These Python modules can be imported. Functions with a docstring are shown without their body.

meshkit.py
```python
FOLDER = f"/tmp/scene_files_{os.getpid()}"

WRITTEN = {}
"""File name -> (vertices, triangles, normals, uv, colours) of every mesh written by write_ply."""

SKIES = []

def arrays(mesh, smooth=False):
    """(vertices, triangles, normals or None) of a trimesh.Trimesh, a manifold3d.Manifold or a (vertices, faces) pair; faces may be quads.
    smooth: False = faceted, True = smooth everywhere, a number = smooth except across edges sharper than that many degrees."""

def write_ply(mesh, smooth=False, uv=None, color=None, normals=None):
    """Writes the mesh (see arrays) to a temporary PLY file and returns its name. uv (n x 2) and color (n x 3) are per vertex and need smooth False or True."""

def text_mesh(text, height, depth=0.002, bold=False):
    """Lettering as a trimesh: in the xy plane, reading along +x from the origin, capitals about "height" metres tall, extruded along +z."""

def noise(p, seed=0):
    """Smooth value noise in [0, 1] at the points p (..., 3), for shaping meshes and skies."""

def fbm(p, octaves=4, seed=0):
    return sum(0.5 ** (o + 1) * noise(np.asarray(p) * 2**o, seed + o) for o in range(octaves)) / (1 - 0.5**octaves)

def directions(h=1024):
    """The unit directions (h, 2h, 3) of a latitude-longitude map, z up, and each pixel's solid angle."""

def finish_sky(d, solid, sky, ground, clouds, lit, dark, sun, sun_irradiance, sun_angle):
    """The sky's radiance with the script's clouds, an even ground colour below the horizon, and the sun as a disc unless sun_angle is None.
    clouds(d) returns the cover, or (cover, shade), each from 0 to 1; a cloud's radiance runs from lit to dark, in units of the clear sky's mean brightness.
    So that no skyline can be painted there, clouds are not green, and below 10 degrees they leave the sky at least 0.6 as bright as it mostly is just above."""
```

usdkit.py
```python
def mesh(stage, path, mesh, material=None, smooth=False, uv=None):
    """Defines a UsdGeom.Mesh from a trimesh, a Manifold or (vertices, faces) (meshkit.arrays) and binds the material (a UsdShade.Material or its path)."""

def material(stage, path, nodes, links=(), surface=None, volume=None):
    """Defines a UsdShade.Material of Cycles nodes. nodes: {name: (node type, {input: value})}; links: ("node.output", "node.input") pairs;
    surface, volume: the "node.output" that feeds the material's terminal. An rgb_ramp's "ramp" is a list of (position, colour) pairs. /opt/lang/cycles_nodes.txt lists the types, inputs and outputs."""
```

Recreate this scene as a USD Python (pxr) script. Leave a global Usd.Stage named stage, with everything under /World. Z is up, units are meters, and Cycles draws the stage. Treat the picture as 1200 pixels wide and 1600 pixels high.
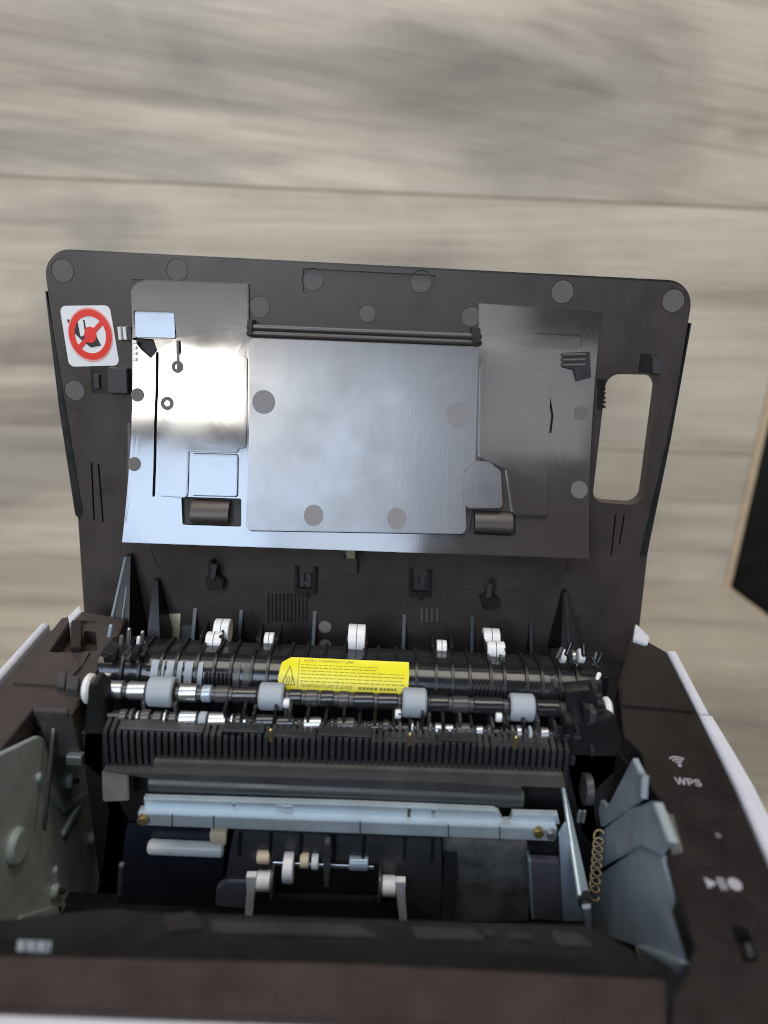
import math, random
import numpy as np, trimesh
import manifold3d as m3
from manifold3d import Manifold, CrossSection
from shapely.geometry import Polygon, Point, LineString, box as sbox
from shapely import affinity
from shapely.ops import unary_union
import usdkit, meshkit
from pxr import Usd, UsdGeom, UsdLux, UsdShade, Gf, Sdf

random.seed(7); np.random.seed(7)
stage = Usd.Stage.CreateInMemory()
UsdGeom.SetStageUpAxis(stage, UsdGeom.Tokens.z); UsdGeom.SetStageMetersPerUnit(stage, 1.0)
UsdGeom.Xform.Define(stage, '/World')

# ------------------------------------------------------------------ camera
CAM = np.array([0, 0, .356]); PITCH = math.radians(20); ROLL = math.radians(2.5); FPX = 1111.0
Xv, Yv, Zv = np.eye(3)
Fv = np.array([0, math.cos(PITCH), -math.sin(PITCH)]); Dv = np.array([0, -math.sin(PITCH), -math.cos(PITCH)])
cam = UsdGeom.Camera.Define(stage, '/World/camera')
R_ = math.cos(ROLL)*Xv - math.sin(ROLL)*Dv; U_ = -math.sin(ROLL)*Xv - math.cos(ROLL)*Dv; B_ = -Fv
M = Gf.Matrix4d(*R_, 0, *U_, 0, *B_, 0, *CAM, 1)
cam.AddTransformOp().Set(M)
cam.CreateHorizontalApertureAttr(24.0); cam.CreateVerticalApertureAttr(32.0)
cam.CreateFocalLengthAttr(24.0*FPX/1200)
cam.CreateFStopAttr(3.6); cam.CreateFocusDistanceAttr(.355)
cam.CreateClippingRangeAttr(Gf.Vec2f(.01, 100))
cam.CreateExposureAttr(0.0)

# ------------------------------------------------------------------ light: two window sashes behind the viewer, a ceiling lamp panel, added unseen fill panels
def rect_light(name, pos, target, w, h, inten, col):
    l = UsdLux.RectLight.Define(stage, '/World/' + name)
    l.CreateWidthAttr(w); l.CreateHeightAttr(h); l.CreateIntensityAttr(inten); l.CreateColorAttr(Gf.Vec3f(*col))
    p, t = np.array(pos, float), np.array(target, float)
    z = (p - t)/np.linalg.norm(p - t); x = np.cross(Zv, z)
    x = x/np.linalg.norm(x) if np.linalg.norm(x) > 1e-4 else Xv
    y = np.cross(z, x)
    l.AddTransformOp().Set(Gf.Matrix4d(*x, 0, *y, 0, *z, 0, *p, 1))
rect_light('window_lower_sash', (-.86, -2.0, 1.035), (-.86, 1, 1.035), .58, .42, 23, (1, .96, .88))
rect_light('window_upper_sash', (-.90, -2.0, 2.02), (-.90, 1, 2.02), .80, 1.2, 9, (.60, .76, 1.0))
rect_light('centre_fill_panel', (-.16, -2.0, 1.50), (-.16, 1, 1.50), .62, 1.35, 6.6, (.66, .80, 1.0))  # unseen bluish panel, placed for the reflection in the centre flap
rect_light('low_fill_panel', (-.35, -2.1, .62), (-.35, 1, .62), 1.7, .30, 1.6, (.95, .97, 1.0))  # added unseen fill, gives the top of the tray a dim reflection
rect_light('ceiling_lamp', (-.1, .12, 1.60), (-.1, .2, 0), 1.2, .8, 5.8, (1, .93, .83))
rect_light('right_fill_panel', (.58, -2.0, 1.05), (.58, 1, 1.05), .5, .7, 1.4, (.92, .96, 1))  # added unseen panel, a dim reflection for the right side of the tray
rect_light('warm_side_fill', (1.25, .1, 1.15), (.60, .775, .15), .40, .40, 5.5, (1, .82, .55))  # added unseen light, tints the right of wall and table warm

# ------------------------------------------------------------------ materials
def mat(name, col, rough=.45, metal=0., bump=0., bscale=900., spec=.5, var=0., aniso=0., coat=0.):
    n = {'p': ('principled_bsdf', {'base_color': col, 'roughness': rough, 'metallic': metal, 'specular_ior_level': spec, 'anisotropic': aniso, 'coat_weight': coat})}
    L = []
    n['g'] = ('geometry', {})
    if bump:
        n['nz'] = ('noise_texture', {'scale': bscale, 'detail': 3.})
        n['b'] = ('bump', {'strength': bump, 'distance': .0004})
        L += [('g.position', 'nz.vector'), ('nz.fac', 'b.height'), ('b.normal', 'p.normal')]
    if var:
        n['nv'] = ('noise_texture', {'scale': 55., 'detail': 6., 'roughness': .65})
        lo = tuple(c*(1-var) for c in col); hi = tuple(min(1, c*(1+var)) for c in col)
        n['rv'] = ('rgb_ramp', {'ramp': [(.3, lo), (.7, hi)]})
        n['rr'] = ('rgb_ramp', {'ramp': [(.3, (max(.03, rough-.09),)*3), (.7, (min(1, rough+.09),)*3)]})
        L += [('g.position', 'nv.vector'), ('nv.fac', 'rv.fac'), ('rv.color', 'p.base_color'), ('nv.fac', 'rr.fac'), ('rr.color', 'p.roughness')]
    return usdkit.material(stage, '/World/Looks/' + name, n, L, surface='p.BSDF')
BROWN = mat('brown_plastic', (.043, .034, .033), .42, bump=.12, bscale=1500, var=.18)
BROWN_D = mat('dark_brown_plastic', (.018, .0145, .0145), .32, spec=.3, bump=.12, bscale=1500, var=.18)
MARK = mat('dull_moulding_mark', (.115, .108, .110), .75, bump=.3, bscale=2500)
FMARK = mat('speckled_mark', (.20, .20, .215), .6, bump=.5, bscale=2500)
BLACK = mat('black_plastic', (.012, .012, .013), .36, bump=.08, bscale=1200, var=.2)
BLACKG = mat('black_gloss_plastic', (.016, .017, .02), .18, bump=.02, var=.15)
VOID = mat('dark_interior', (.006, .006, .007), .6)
RIBM = mat('soft_black_plastic', (.024, .025, .028), .30, bump=.05, var=.2)
CHAR = mat('charcoal_plastic', (.045, .046, .05), .33, bump=.06, var=.2)
GREYR = mat('grey_rubber', (.32, .365, .42), .55, bump=.1, bscale=2000, var=.08)
WHITE = mat('white_plastic', (.72, .73, .76), .4, var=.05)
CASE = mat('lilac_white_case', (.56, .575, .655), .42, bump=.06, bscale=1800, var=.04)
STEEL = mat('zinc_steel', (.42, .50, .56), .42, .55, bump=.05, bscale=500, var=.10)
STEELB = mat('blue_zinc_steel', (.32, .385, .46), .30, .2, bump=.05, bscale=600, var=.10)
STEELG = mat('grey_green_zinc_steel', (.41, .48, .49), .33, .15, bump=.06, bscale=600, var=.12)
SHEEN = mat('polished_steel_shaft', (.42, .44, .47), .34, .9, var=.1)
GOLD = mat('brass', (.55, .42, .20), .3, .9)
DGOLD = mat('dull_brass_wire', (.20, .155, .085), .45, .7)
CREAM = mat('cream_nylon', (.70, .58, .40), .5)
STICK = mat('white_sticker', (.78, .79, .82), .35)
RED = mat('red_print', (.75, .03, .02), .4)
PINK = mat('pink_print', (.80, .36, .34), .4)
INK = mat('black_print', (.02, .02, .025), .4)
YEL = mat('yellow_label', (.80, .72, .004), .33, var=.05)
YINK = mat('label_ink', (.26, .23, .01), .5)
WPRINT = mat('pale_print', (.33, .32, .37), .5)
BEIGE = mat('raw_board_edge', (.56, .44, .30), .6, bump=.2, bscale=600, var=.15)
DARK = mat('black_board', (.014, .0135, .012), .55, bump=.1, var=.25)
SEAM = mat('brown_seam', (.42, .31, .22), .7, var=.2)

def tray_mat(name, col, rough, streak):
    n = {'g': ('geometry', {}), 'm': ('mapping', {'scale': (1500, 0, 14)}),
         'nz': ('noise_texture', {'scale': 1., 'detail': 4.}), 'b': ('bump', {'strength': streak, 'distance': .0004}),
         'nv': ('noise_texture', {'scale': 40., 'detail': 5.}), 'rr': ('rgb_ramp', {'ramp': [(.3, (rough*.75,)*3), (.7, (rough*1.3,)*3)]}),
         'p': ('principled_bsdf', {'base_color': col, 'specular_ior_level': 1.0, 'ior': 1.6})}
    L = [('g.position', 'm.vector'), ('m.vector', 'nz.vector'), ('nz.fac', 'b.height'), ('b.normal', 'p.normal'),
         ('g.position', 'nv.vector'), ('nv.fac', 'rr.fac'), ('rr.color', 'p.roughness')]
    return usdkit.material(stage, '/World/Looks/' + name, n, L, surface='p.BSDF')
TRAY = tray_mat('glossy_brown_tray', (.052, .045, .046), .11, .01)
FLAP = tray_mat('satin_brown_flap', (.075, .068, .072), .27, .05)

def wood(name, cols, off, sx=1.1, sz=7., tilt=0., shade_patch=.75):
    n = {'g': ('geometry', {}), 'rot': ('mapping', {'rotation': (0, tilt, 0)}),
         'm1': ('mapping', {'scale': (sx, 5, sz), 'location': off}),
         'w': ('noise_texture', {'scale': 1.5, 'detail': 6., 'roughness': .55, 'distortion': 1.3}),
         'r1': ('rgb_ramp', {'ramp': [(.28, cols[0]), (.44, cols[1]), (.56, cols[2]), (.75, cols[3])]}),
         'm2': ('mapping', {'scale': (7, 110, 170), 'location': off}),
         'f': ('noise_texture', {'scale': 1., 'detail': 5., 'roughness': .6, 'distortion': .3}),
         'r2': ('rgb_ramp', {'ramp': [(.3, (.80, .79, .77)), (.55, (1, 1, 1))]}),
         'x': ('mix', {'mix_type': 'multiply', 'fac': .85}),
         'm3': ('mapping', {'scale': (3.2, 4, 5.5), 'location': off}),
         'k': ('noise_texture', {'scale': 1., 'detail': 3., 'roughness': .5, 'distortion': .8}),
         'r3': ('rgb_ramp', {'ramp': [(.34, (.60, .615, .65)), (.52, (1, 1, 1))]}),  # bluish-grey patches: soft wall shadows painted into the wood colour
         'y': ('mix', {'mix_type': 'multiply', 'fac': shade_patch}),
         'm4': ('mapping', {'scale': (300, 100, 40)}),
         'c': ('noise_texture', {'scale': 1., 'detail': 2.}),
         'r4': ('rgb_ramp', {'ramp': [(.35, (.88, .88, .88)), (.6, (1, 1, 1))]}),
         'z': ('mix', {'mix_type': 'multiply', 'fac': .22}),
         'b': ('bump', {'strength': .2, 'distance': .0006}),
         'p': ('principled_bsdf', {'roughness': .5, 'specular_ior_level': .4})}
    L = [('g.position', 'rot.vector'), ('rot.vector', 'm1.vector'), ('m1.vector', 'w.vector'), ('w.fac', 'r1.fac'), ('rot.vector', 'm2.vector'), ('m2.vector', 'f.vector'),
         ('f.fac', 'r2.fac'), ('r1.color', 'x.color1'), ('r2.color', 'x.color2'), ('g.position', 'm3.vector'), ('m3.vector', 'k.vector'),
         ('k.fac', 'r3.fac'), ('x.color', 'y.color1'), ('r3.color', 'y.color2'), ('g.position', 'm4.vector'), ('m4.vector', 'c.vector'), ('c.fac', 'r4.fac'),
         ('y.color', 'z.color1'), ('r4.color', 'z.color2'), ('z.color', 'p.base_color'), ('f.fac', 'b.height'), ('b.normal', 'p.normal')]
    return usdkit.material(stage, '/World/Looks/' + name, n, L, surface='p.BSDF')
WC = [(.29, .258, .217), (.475, .426, .356), (.575, .517, .433), (.65, .588, .494)]
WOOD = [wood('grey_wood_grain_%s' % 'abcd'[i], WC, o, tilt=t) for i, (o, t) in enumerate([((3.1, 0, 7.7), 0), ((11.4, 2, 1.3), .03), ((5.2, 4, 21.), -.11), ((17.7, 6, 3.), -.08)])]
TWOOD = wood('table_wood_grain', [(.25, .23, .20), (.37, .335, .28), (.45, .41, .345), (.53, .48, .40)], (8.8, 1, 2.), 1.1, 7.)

# ------------------------------------------------------------------ prims
used = {}
def path_of(name, parent):
    par = '/World' if parent is None else str(parent.GetPath())
    k = (par, name); i = used.get(k, 0); used[k] = i + 1
    return par + '/' + name + ('_%03d' % i if i else '')
def tag(p, label=None, cat=None, group=None, kind=None):
    for k, v in (('label', label), ('category', cat), ('group', group), ('kind', kind)):
        if v: p.SetCustomDataByKey(k, v)
    return p
def cat_(ms):
    out = []
    for m in ms:
        if isinstance(m, Manifold):
            v, f, _ = meshkit.arrays(m); m = trimesh.Trimesh(v, f, process=False)
        out.append(m)
    return trimesh.util.concatenate(out)
def obj(name, mesh, m, parent=None, smooth=32, label=None):
    if isinstance(mesh, list): mesh = cat_(mesh)
    p = usdkit.mesh(stage, path_of(name, parent), mesh, m, smooth=smooth).GetPrim()
    if label: p.SetCustomDataByKey('label', label)
    return p
def thing(name, label, cat):
    return tag(UsdGeom.Xform.Define(stage, path_of(name, None)).GetPrim(), label, cat)

# ------------------------------------------------------------------ real planes of the place and points on them
def ray(u, v):
    dx, dy = u - 600., v - 800.
    x = dx*math.cos(ROLL) + dy*math.sin(ROLL); y = -dx*math.sin(ROLL) + dy*math.cos(ROLL)
    return Fv + x/FPX*Xv + y/FPX*Dv
class Plane:
    def __init__(s, O, A, B):
        s.O, s.A, s.B = np.array(O, float), np.array(A, float), np.array(B, float); s.N = np.cross(s.A, s.B); s.prof = None
    def at(s, u, v, n=0.):
        d = ray(u, v)
        for _ in range(1 if s.prof is None else 12):
            t = ((s.O + n*s.N - CAM) @ s.N)/(d @ s.N); q = CAM + t*d - s.O
            if s.prof is not None: n = s._n0 + float(s.prof(q @ s.B))
        return np.array([q @ s.A, q @ s.B])
    def pts(s, P, n=0.):
        s._n0 = n
        return [s.at(u, v, n) for u, v in P]
    def world(s, V):
        V = np.asarray(V, float); n = V[:, 2].copy()
        if s.prof is not None: n = n + s.prof(V[:, 1])
        return s.O + V[:, :1]*s.A + V[:, 1:2]*s.B + n[:, None]*s.N
    def poly(s, P, n=0., r=0.):
        return rnd(Polygon(s.pts(P, n)), r)
    def ext(s, poly, n0, n1, bev=0., refine=0.):
        m = solid(poly, n0, n1, bev)
        if refine: m = m.refine_to_length(refine)
        v, f, _ = meshkit.arrays(m)
        return trimesh.Trimesh(s.world(v), f, process=False)
    def slab(s, P, n0, n1, r=0., bev=0., refine=0.):
        return s.ext(s.poly(P, n1, r), n0, n1, bev, refine)
def rnd(p, r):
    p = p if p.is_valid else p.buffer(0)
    if r: p = p.buffer(-r, quad_segs=8).buffer(r, quad_segs=8)
    return p
def cs(p):
    ps = []
    for g in getattr(p, 'geoms', [p]):
        if g.is_empty or g.geom_type != 'Polygon': continue
        ps.append(np.array(g.exterior.coords)[:-1]); ps += [np.array(i.coords)[:-1] for i in g.interiors]
    return CrossSection(ps, m3.FillRule.EvenOdd)
def solid(p, n0, n1, bev=0.):
    if not bev: return Manifold.extrude(cs(p), n1 - n0).translate((0, 0, n0))
    m = Manifold.extrude(cs(p), n1 - n0 - bev).translate((0, 0, n0))
    k = 3 if bev < .0011 else 8; z = n1 - bev
    for i in range(k):
        a = (i + 1)/k*math.pi/2; q = p.buffer(-bev*(1 - math.cos(a))*.999, join_style=2)
        if q.is_empty: break
        m += Manifold.extrude(cs(q), bev*math.sin(a) + .00005).translate((0, 0, z - .00005))
    return m
def W(s, m):      # a Manifold in plane coordinates -> world
    v, f, _ = meshkit.arrays(m); return trimesh.Trimesh(s.world(v), f, process=False)
def horiz(z): return Plane((0, 0, z), Xv, Yv)
def vert(y): return Plane((0, y, 0), Xv, Zv)
def cylx(x0, x1, y, z, r, seg=28, r1=None, bev=.0004):
    r1 = r if r1 is None else r1; s = 1 if x1 > x0 else -1
    prof = [(0, x0), (r - bev, x0), (r, x0 + s*bev), (r1, x1 - s*bev), (r1 - bev, x1), (0, x1)]
    m = trimesh.creation.revolve(np.array([(a, b) for a, b in prof]), sections=seg)
    T = np.eye(4); T[:3, :3] = np.array([[0, 0, 1], [1, 0, 0], [0, 1, 0]]); m.apply_transform(T); m.apply_translation((0, y, z))
    return m
def boxm(x0, x1, y0, y1, z0, z1, c=.0003):
    b = [m3.Manifold.cube((x1-x0-2*i, y1-y0-2*j, z1-z0-2*k)).translate((x0+i, y0+j, z0+k)) for i, j, k in ((0, c, c), (c, 0, c), (c, c, 0))]
    return Manifold.batch_hull(b)
def tube(P, r, seg=10):
    ms = []
    for a, b in zip(P[:-1], P[1:]):
        ms.append(Manifold.batch_hull([Manifold.sphere(r, seg).translate(tuple(a)), Manifold.sphere(r, seg).translate(tuple(b))]))
    return Manifold.batch_boolean(ms, m3.OpType.Add)
def prismx(P, x0, x1):     # (y, z) outline swept along x
    m = Manifold.extrude(CrossSection([np.array(P)], m3.FillRule.EvenOdd), x1 - x0)
    v, f, _ = meshkit.arrays(m); v = np.stack([v[:, 2] + x0, v[:, 0], v[:, 1]], 1)
    return trimesh.Trimesh(v, f, process=False)

TABLE_Z = 0.0; WALL_Y = .775
LT = math.radians(3)
LID = Plane((0, .354, .170), Xv, (0, math.sin(LT), math.cos(LT)))
CX = -.0127
DK = math.atan(.115)
DECK = Plane((0, .330, .170), Xv, (0, math.cos(DK), math.sin(DK)))

# ================================================================== SETTING
wall = UsdGeom.Xform.Define(stage, '/World/wall').GetPrim()
tag(wall, 'plank wall of pale grey-brown wood grain boards behind the printer', None, None, 'structure')
WP = vert(WALL_Y)
z1 = WP.at(600, 302)[1]; z2 = WP.at(600, 688)[1]
xe = WP.at(1131, 912)[0]; xt = WP.at(1196, 640)[0]; zt = WP.at(1196, 640)[1]
cuts = [-.02, z2, z1, z1 + (z1 - z2), z1 + 2*(z1 - z2)]
print('planks', cuts, 'xe', xe, xt)
for i in range(4):
    a, b = cuts[i] + .0009, cuts[i+1] - .0009
    p = Polygon([(-1.3, a), (xe, a), (xe, b), (-1.3, b)])
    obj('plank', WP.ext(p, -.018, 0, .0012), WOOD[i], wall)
obj('backing_board', WP.ext(sbox(-1.3, -.02, xe - .001, cuts[-1]), -.028, -.0165), SEAM, wall)
e = Polygon([(xe + .0006, -.02), (xe + .0086, -.02), (xe + .0086, cuts[-1]), (xe + .0006, cuts[-1])])
for c_ in cuts[1:4]:
    obj('joint_filler', WP.ext(sbox(-1.3, c_ - .00085, xe, c_ + .00085), -.0160, -.0009), SEAM, wall)
obj('edge_strip', WP.ext(e, -.028, .001, .0008), BEIGE, wall, label='raw beige board edge at the right end of the wall')

tbl = tag(UsdGeom.Xform.Define(stage, '/World/table').GetPrim(), 'grey-brown wood grain table top carrying the open printer', 'table')
TP = horiz(TABLE_Z)
q0, q1 = TP.pts([(1133, 914), (1200, 964)]); dq = q1 - q0
far = q0 + dq*9
tp = Polygon([(-1.3, WALL_Y - .0015), (q0[0], WALL_Y - .0015), tuple(q0), tuple(far), (far[0], -.5), (-1.3, -.5)])
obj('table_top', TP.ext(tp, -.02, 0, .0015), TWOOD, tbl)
nn = np.array([-dq[1], dq[0]])/np.linalg.norm(dq)*-1
nn = nn if nn[0] > 0 else -nn
ed = Polygon([tuple(q0 + nn*.0005), tuple(far + nn*.0005), tuple(far + nn*.0035), tuple(q0 + nn*.0035)])
obj('edge_band', TP.ext(ed, -.02, -.0008, .0006), BEIGE, tbl)
db = UsdGeom.Xform.Define(stage, '/World/dark_backdrop').GetPrim()
tag(db, 'unlit black surface beyond the right edge of the wall and table', None, None, 'structure')
obj('back_panel', [boxm(xe + .0135, 2.2, WALL_Y + .25, WALL_Y + .27, -.7, 1.2)], DARK, db)
obj('ground_panel', [boxm(-.2, 2.2, -.4, WALL_Y + .245, -.72, -.70)], DARK, db)

# ================================================================== PRINTER
pr = thing('laser_printer', 'dark brown laser printer with its lid raised and rollers exposed', 'printer')

# ---- lid
outline = LID.poly([(66, 393), (1084, 447), (1080, 520), (1012, 868), (999, 985), (990, 1010), (133, 985), (121, 806), (67, 450)])
outline = rnd(outline, .0025)
big = LID.poly([(66, 391), (1086, 443), (1040, 720), (1012, 868), (118, 806)])
big = unary_union([rnd(big, .0115), LID.poly([(100, 640), (1045, 690), (1012, 868), (999, 985), (990, 1040), (135, 1020), (121, 806)])]).buffer(.0004).buffer(-.0004)
hole = LID.poly([(948, 584), (1030, 586), (1003, 790), (925, 784)], 0, .0068)
lid = solid(big, -.0075, 0, .0007) - solid(hole, -.02, .01)
rec = LID.poly([(473, 380), (681, 392), (681, 465), (473, 461)], 0, .003)
lid = lid - solid(rec.intersection(big.buffer(-.0022)), -.0012, .01)
arch = LID.poly([(232, 850), (250, 892), (300, 902), (850, 926), (886, 890), (886, 860)], 0, .004)
lid = lid - solid(arch.buffer(.0003).difference(arch.buffer(-.0003)), -.0006, .01)
for P in ([(143, 724), (147, 812)], [(154, 726), (161, 815)], [(962, 805), (955, 868)], [(975, 806), (968, 850)]):
    lid = lid - solid(LineString(LID.pts(P)).buffer(.00045), -.003, .01)
MARKS = [(98, 423, 17), (277, 422, 16), (489, 437, 16), (658, 440, 16), (405, 480, 16), (574, 490, 13), (736, 495, 15), (879, 456, 17), (1052, 470, 17), (117, 610, 16)]
for u, v, r in MARKS:
    c = LID.pts([(u, v)])[0]; rr_ = r/1111*.345; dz_ = 0 if not rec.contains(Point(c)) else -.0012
    lid = lid - solid(Point(c).buffer(rr_ + .0004).difference(Point(c).buffer(rr_)), dz_ - .0004, .01)
lidp = obj('cover_lid', W(LID, lid), BROWN, pr)
rim = big.buffer(.0012).difference(LID.poly([(0, 815), (1200, 872), (1200, 1100), (0, 1100)]))
rim = rim.difference(big.buffer(-.0028))
obj('edge_rim', LID.ext(rim, -.011, -.0035, .0006), BLACK, lidp)
for P in ([(70, 455), (72, 455), (103, 640), (129, 800), (124, 812), (117, 804), (92, 640)], [(1081, 505), (1079, 505), (1042, 690), (1000, 868), (1011, 869), (1048, 690)]):
    obj('side_rim', LID.slab(P, -.0078, .0005, 0, .0004), BLACK, lidp)
for u, v, r in MARKS:
    c = LID.pts([(u, v)])[0]; d = 0 if not rec.contains(Point(c)) else -.0012
    obj('moulding_mark', LID.ext(Point(c).buffer(r/1111*.345), d - .0003, d + .00006), MARK, lidp)
# lid bits: ribs, clips and latches on its lower half
for u, v0, v1, ss in [(305, 950, 1006, 1), (377, 953, 1010, 1), (492, 955, 1014, 1), (632, 960, 1015, -1), (738, 962, 1012, -1), (830, 965, 1012, -1)]:
    a = LID.pts([(u, v0)])[0]; b = LID.pts([(u, v1)])[0]
    P = [(LID.O + a[1]*LID.B)[1:], (LID.O + b[1]*LID.B)[1:], (LID.O + b[1]*LID.B + .011*LID.N)[1:]]
    obj('stiffening_rib', prismx(P[::-1], a[0] - .0009, a[0] + .0009), BLACK, lidp)
for u, v in [(478, 905), (656, 910)]:
    fr = LID.poly([(u-17, v-22), (u+17, v-21), (u+16, v+20), (u-17, v+19)], 0)
    g = fr.difference(LID.poly([(u-12, v-24), (u+12, v-23), (u+11, v+12), (u-12, v+11)]))
    k = obj('catch_frame', LID.ext(g, -.001, .0035, .0004), BLACK, lidp)
    for du in (-6, 5):
        obj('catch_finger', LID.slab([(u+du-2, v-8), (u+du+3, v-8), (u+du+3, v+12), (u+du-2, v+12)], -.001, .0025, 0, .0002), CHAR, lidp)
    obj('catch_finger', LID.slab([(u-9, v+3), (u+8, v+4), (u+8, v+9), (u-9, v+8)], -.001, .002, 0, .0002), CHAR, lidp)
    obj('catch_foot', LID.slab([(u-4, v+18), (u+3, v+18), (u+4, v+29), (u-2, v+29)], -.001, .004, 0, .0004), BLACK, lidp)
for u, v, s in [(333, 905, 1), (764, 935, -1)]:
    obj('hook_clip', [LID.slab([(u-14, v), (u+2, v-8), (u+16, v+3), (u+15, v+17), (u-9, v+18)], -.001, .006, .0012, .0004),
                      LID.slab([(u-6*s-3, v-25), (u-6*s+3, v-27), (u+3, v+2), (u-6, v+2)], .002, .0075, .0003, .0004)], BLACK, lidp)
    obj('hook_tip', LID.slab([(u-2, v-24), (u+6, v-22), (u+3, v-2), (u-5, v)], .007, .0082, .0004, .0003), CHAR, lidp)
obj('latch_tab', LID.slab([(536, 872), (558, 873), (558, 897), (536, 896)], -.001, .005, .0006, .0005), BROWN, lidp)
obj('latch_tip', LID.slab([(541, 857), (555, 857), (555, 873), (541, 873)], -.001, .012, .0004, .0005), mat('olive_plastic', (.22, .22, .15), .5), lidp)
for i in range(11):
    u = 418 + i*6
    obj('vent_slat', LID.slab([(u, 928), (u+2.4, 928), (u+2.4, 972), (u, 971)], -.0004, .0006), BROWN_D, lidp)
for i in range(4):
    u = 658 + i*8
    obj('moulded_digit', LID.slab([(u, 950), (u+2.2, 950), (u+1.8, 972), (u-.4, 972)], -.0004, .0004), MARK, lidp)
obj('cream_pad', LID.slab([(257, 960), (282, 960), (280, 1003), (247, 1003)], -.001, .0012, .0005, .0003), CREAM, lidp)
obj('clear_pad', LID.slab([(284, 978), (300, 978), (300, 1003), (282, 1003)], -.001, .0012, .0005, .0003), MARK, lidp)
for v in (979, 1008): obj('reflected_spot', LID.ext(Point(LID.pts([(508, v)])[0]).buffer(.0036), -.001, .0008, .0003), mat('reflected_spot_tan', (.25, .22, .19), .6), lidp)  # reflected circles of light, laid on as tan discs
# side clips
obj('clip_housing', LID.slab([(140, 572), (192, 574), (195, 617), (143, 613)], -.002, .001, .0006, .0003), BLACK, lidp)
obj('clip_block', LID.slab([(167, 575), (197, 576), (199, 615), (168, 614)], 0, .006, .0006, .0005), CHAR, lidp)
obj('clip_prong', LID.slab([(146, 585), (154, 585), (155, 607), (147, 607)], 0, .003, .0003, .0003), CHAR, lidp)
for j in range(3): obj('ridge', LID.slab([(183+j*8, 511), (188+j*8, 511), (190+j*8, 531), (185+j*8, 531)], -.001, .004, 0, .0004), WHITE if j < 2 else CHAR, lidp)
obj('clip_housing', LID.slab([(1003, 552), (1032, 555), (1030, 583), (999, 580)], -.002, .0016, .0006, .0003), BLACK, lidp)
obj('clip_block', LID.slab([(1019, 555), (1034, 557), (1032, 585), (1020, 583)], 0, .004, .0006, .0004), CHAR, lidp)
for j in range(7): obj('rack_tooth', LID.slab([(936, 592+j*7), (947, 592+j*7), (946, 596+j*7), (935, 596+j*7)], -.001, .0025, 0, .0003), BLACK, lidp)

# ---- sticker
st = obj('warning_sticker', LID.slab([(93, 478), (171, 477), (187, 571), (108, 573)], 0, .0004, .003), STICK, pr)
def skm(P, n, m, name, r=0): obj(name, LID.slab(P, .0003, n, r), m, st)
c = LID.pts([(142, 523)])[0]
ell = lambda a, b: affinity.scale(Point(c).buffer(1, quad_segs=24), a, b)
skm([(104, 499), (132, 500), (134, 512), (148, 520), (158, 540), (142, 543), (127, 531), (112, 516)], .00055, INK, 'printed_hand')
obj('printed_ring', LID.ext(ell(.0106, .0122).difference(ell(.0078, .0090)), .0003, .0007), RED, st)
obj('printed_ring_glow', LID.ext(ell(.0112, .0132).difference(ell(.0107, .0123)), .0003, .0006), PINK, st)
obj('printed_bar', LID.ext(LineString(LID.pts([(121, 547), (163, 500)])).buffer(.0011).intersection(ell(.0079, .0092)), .0003, .00075), RED, st)
obj('printed_dot', LID.ext(ell(.0030, .0040), .0003, .0008), RED, st)
skm([(121, 500), (129, 497), (133, 522), (126, 527)], .0006, STICK, 'printed_finger', .0005)

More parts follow.
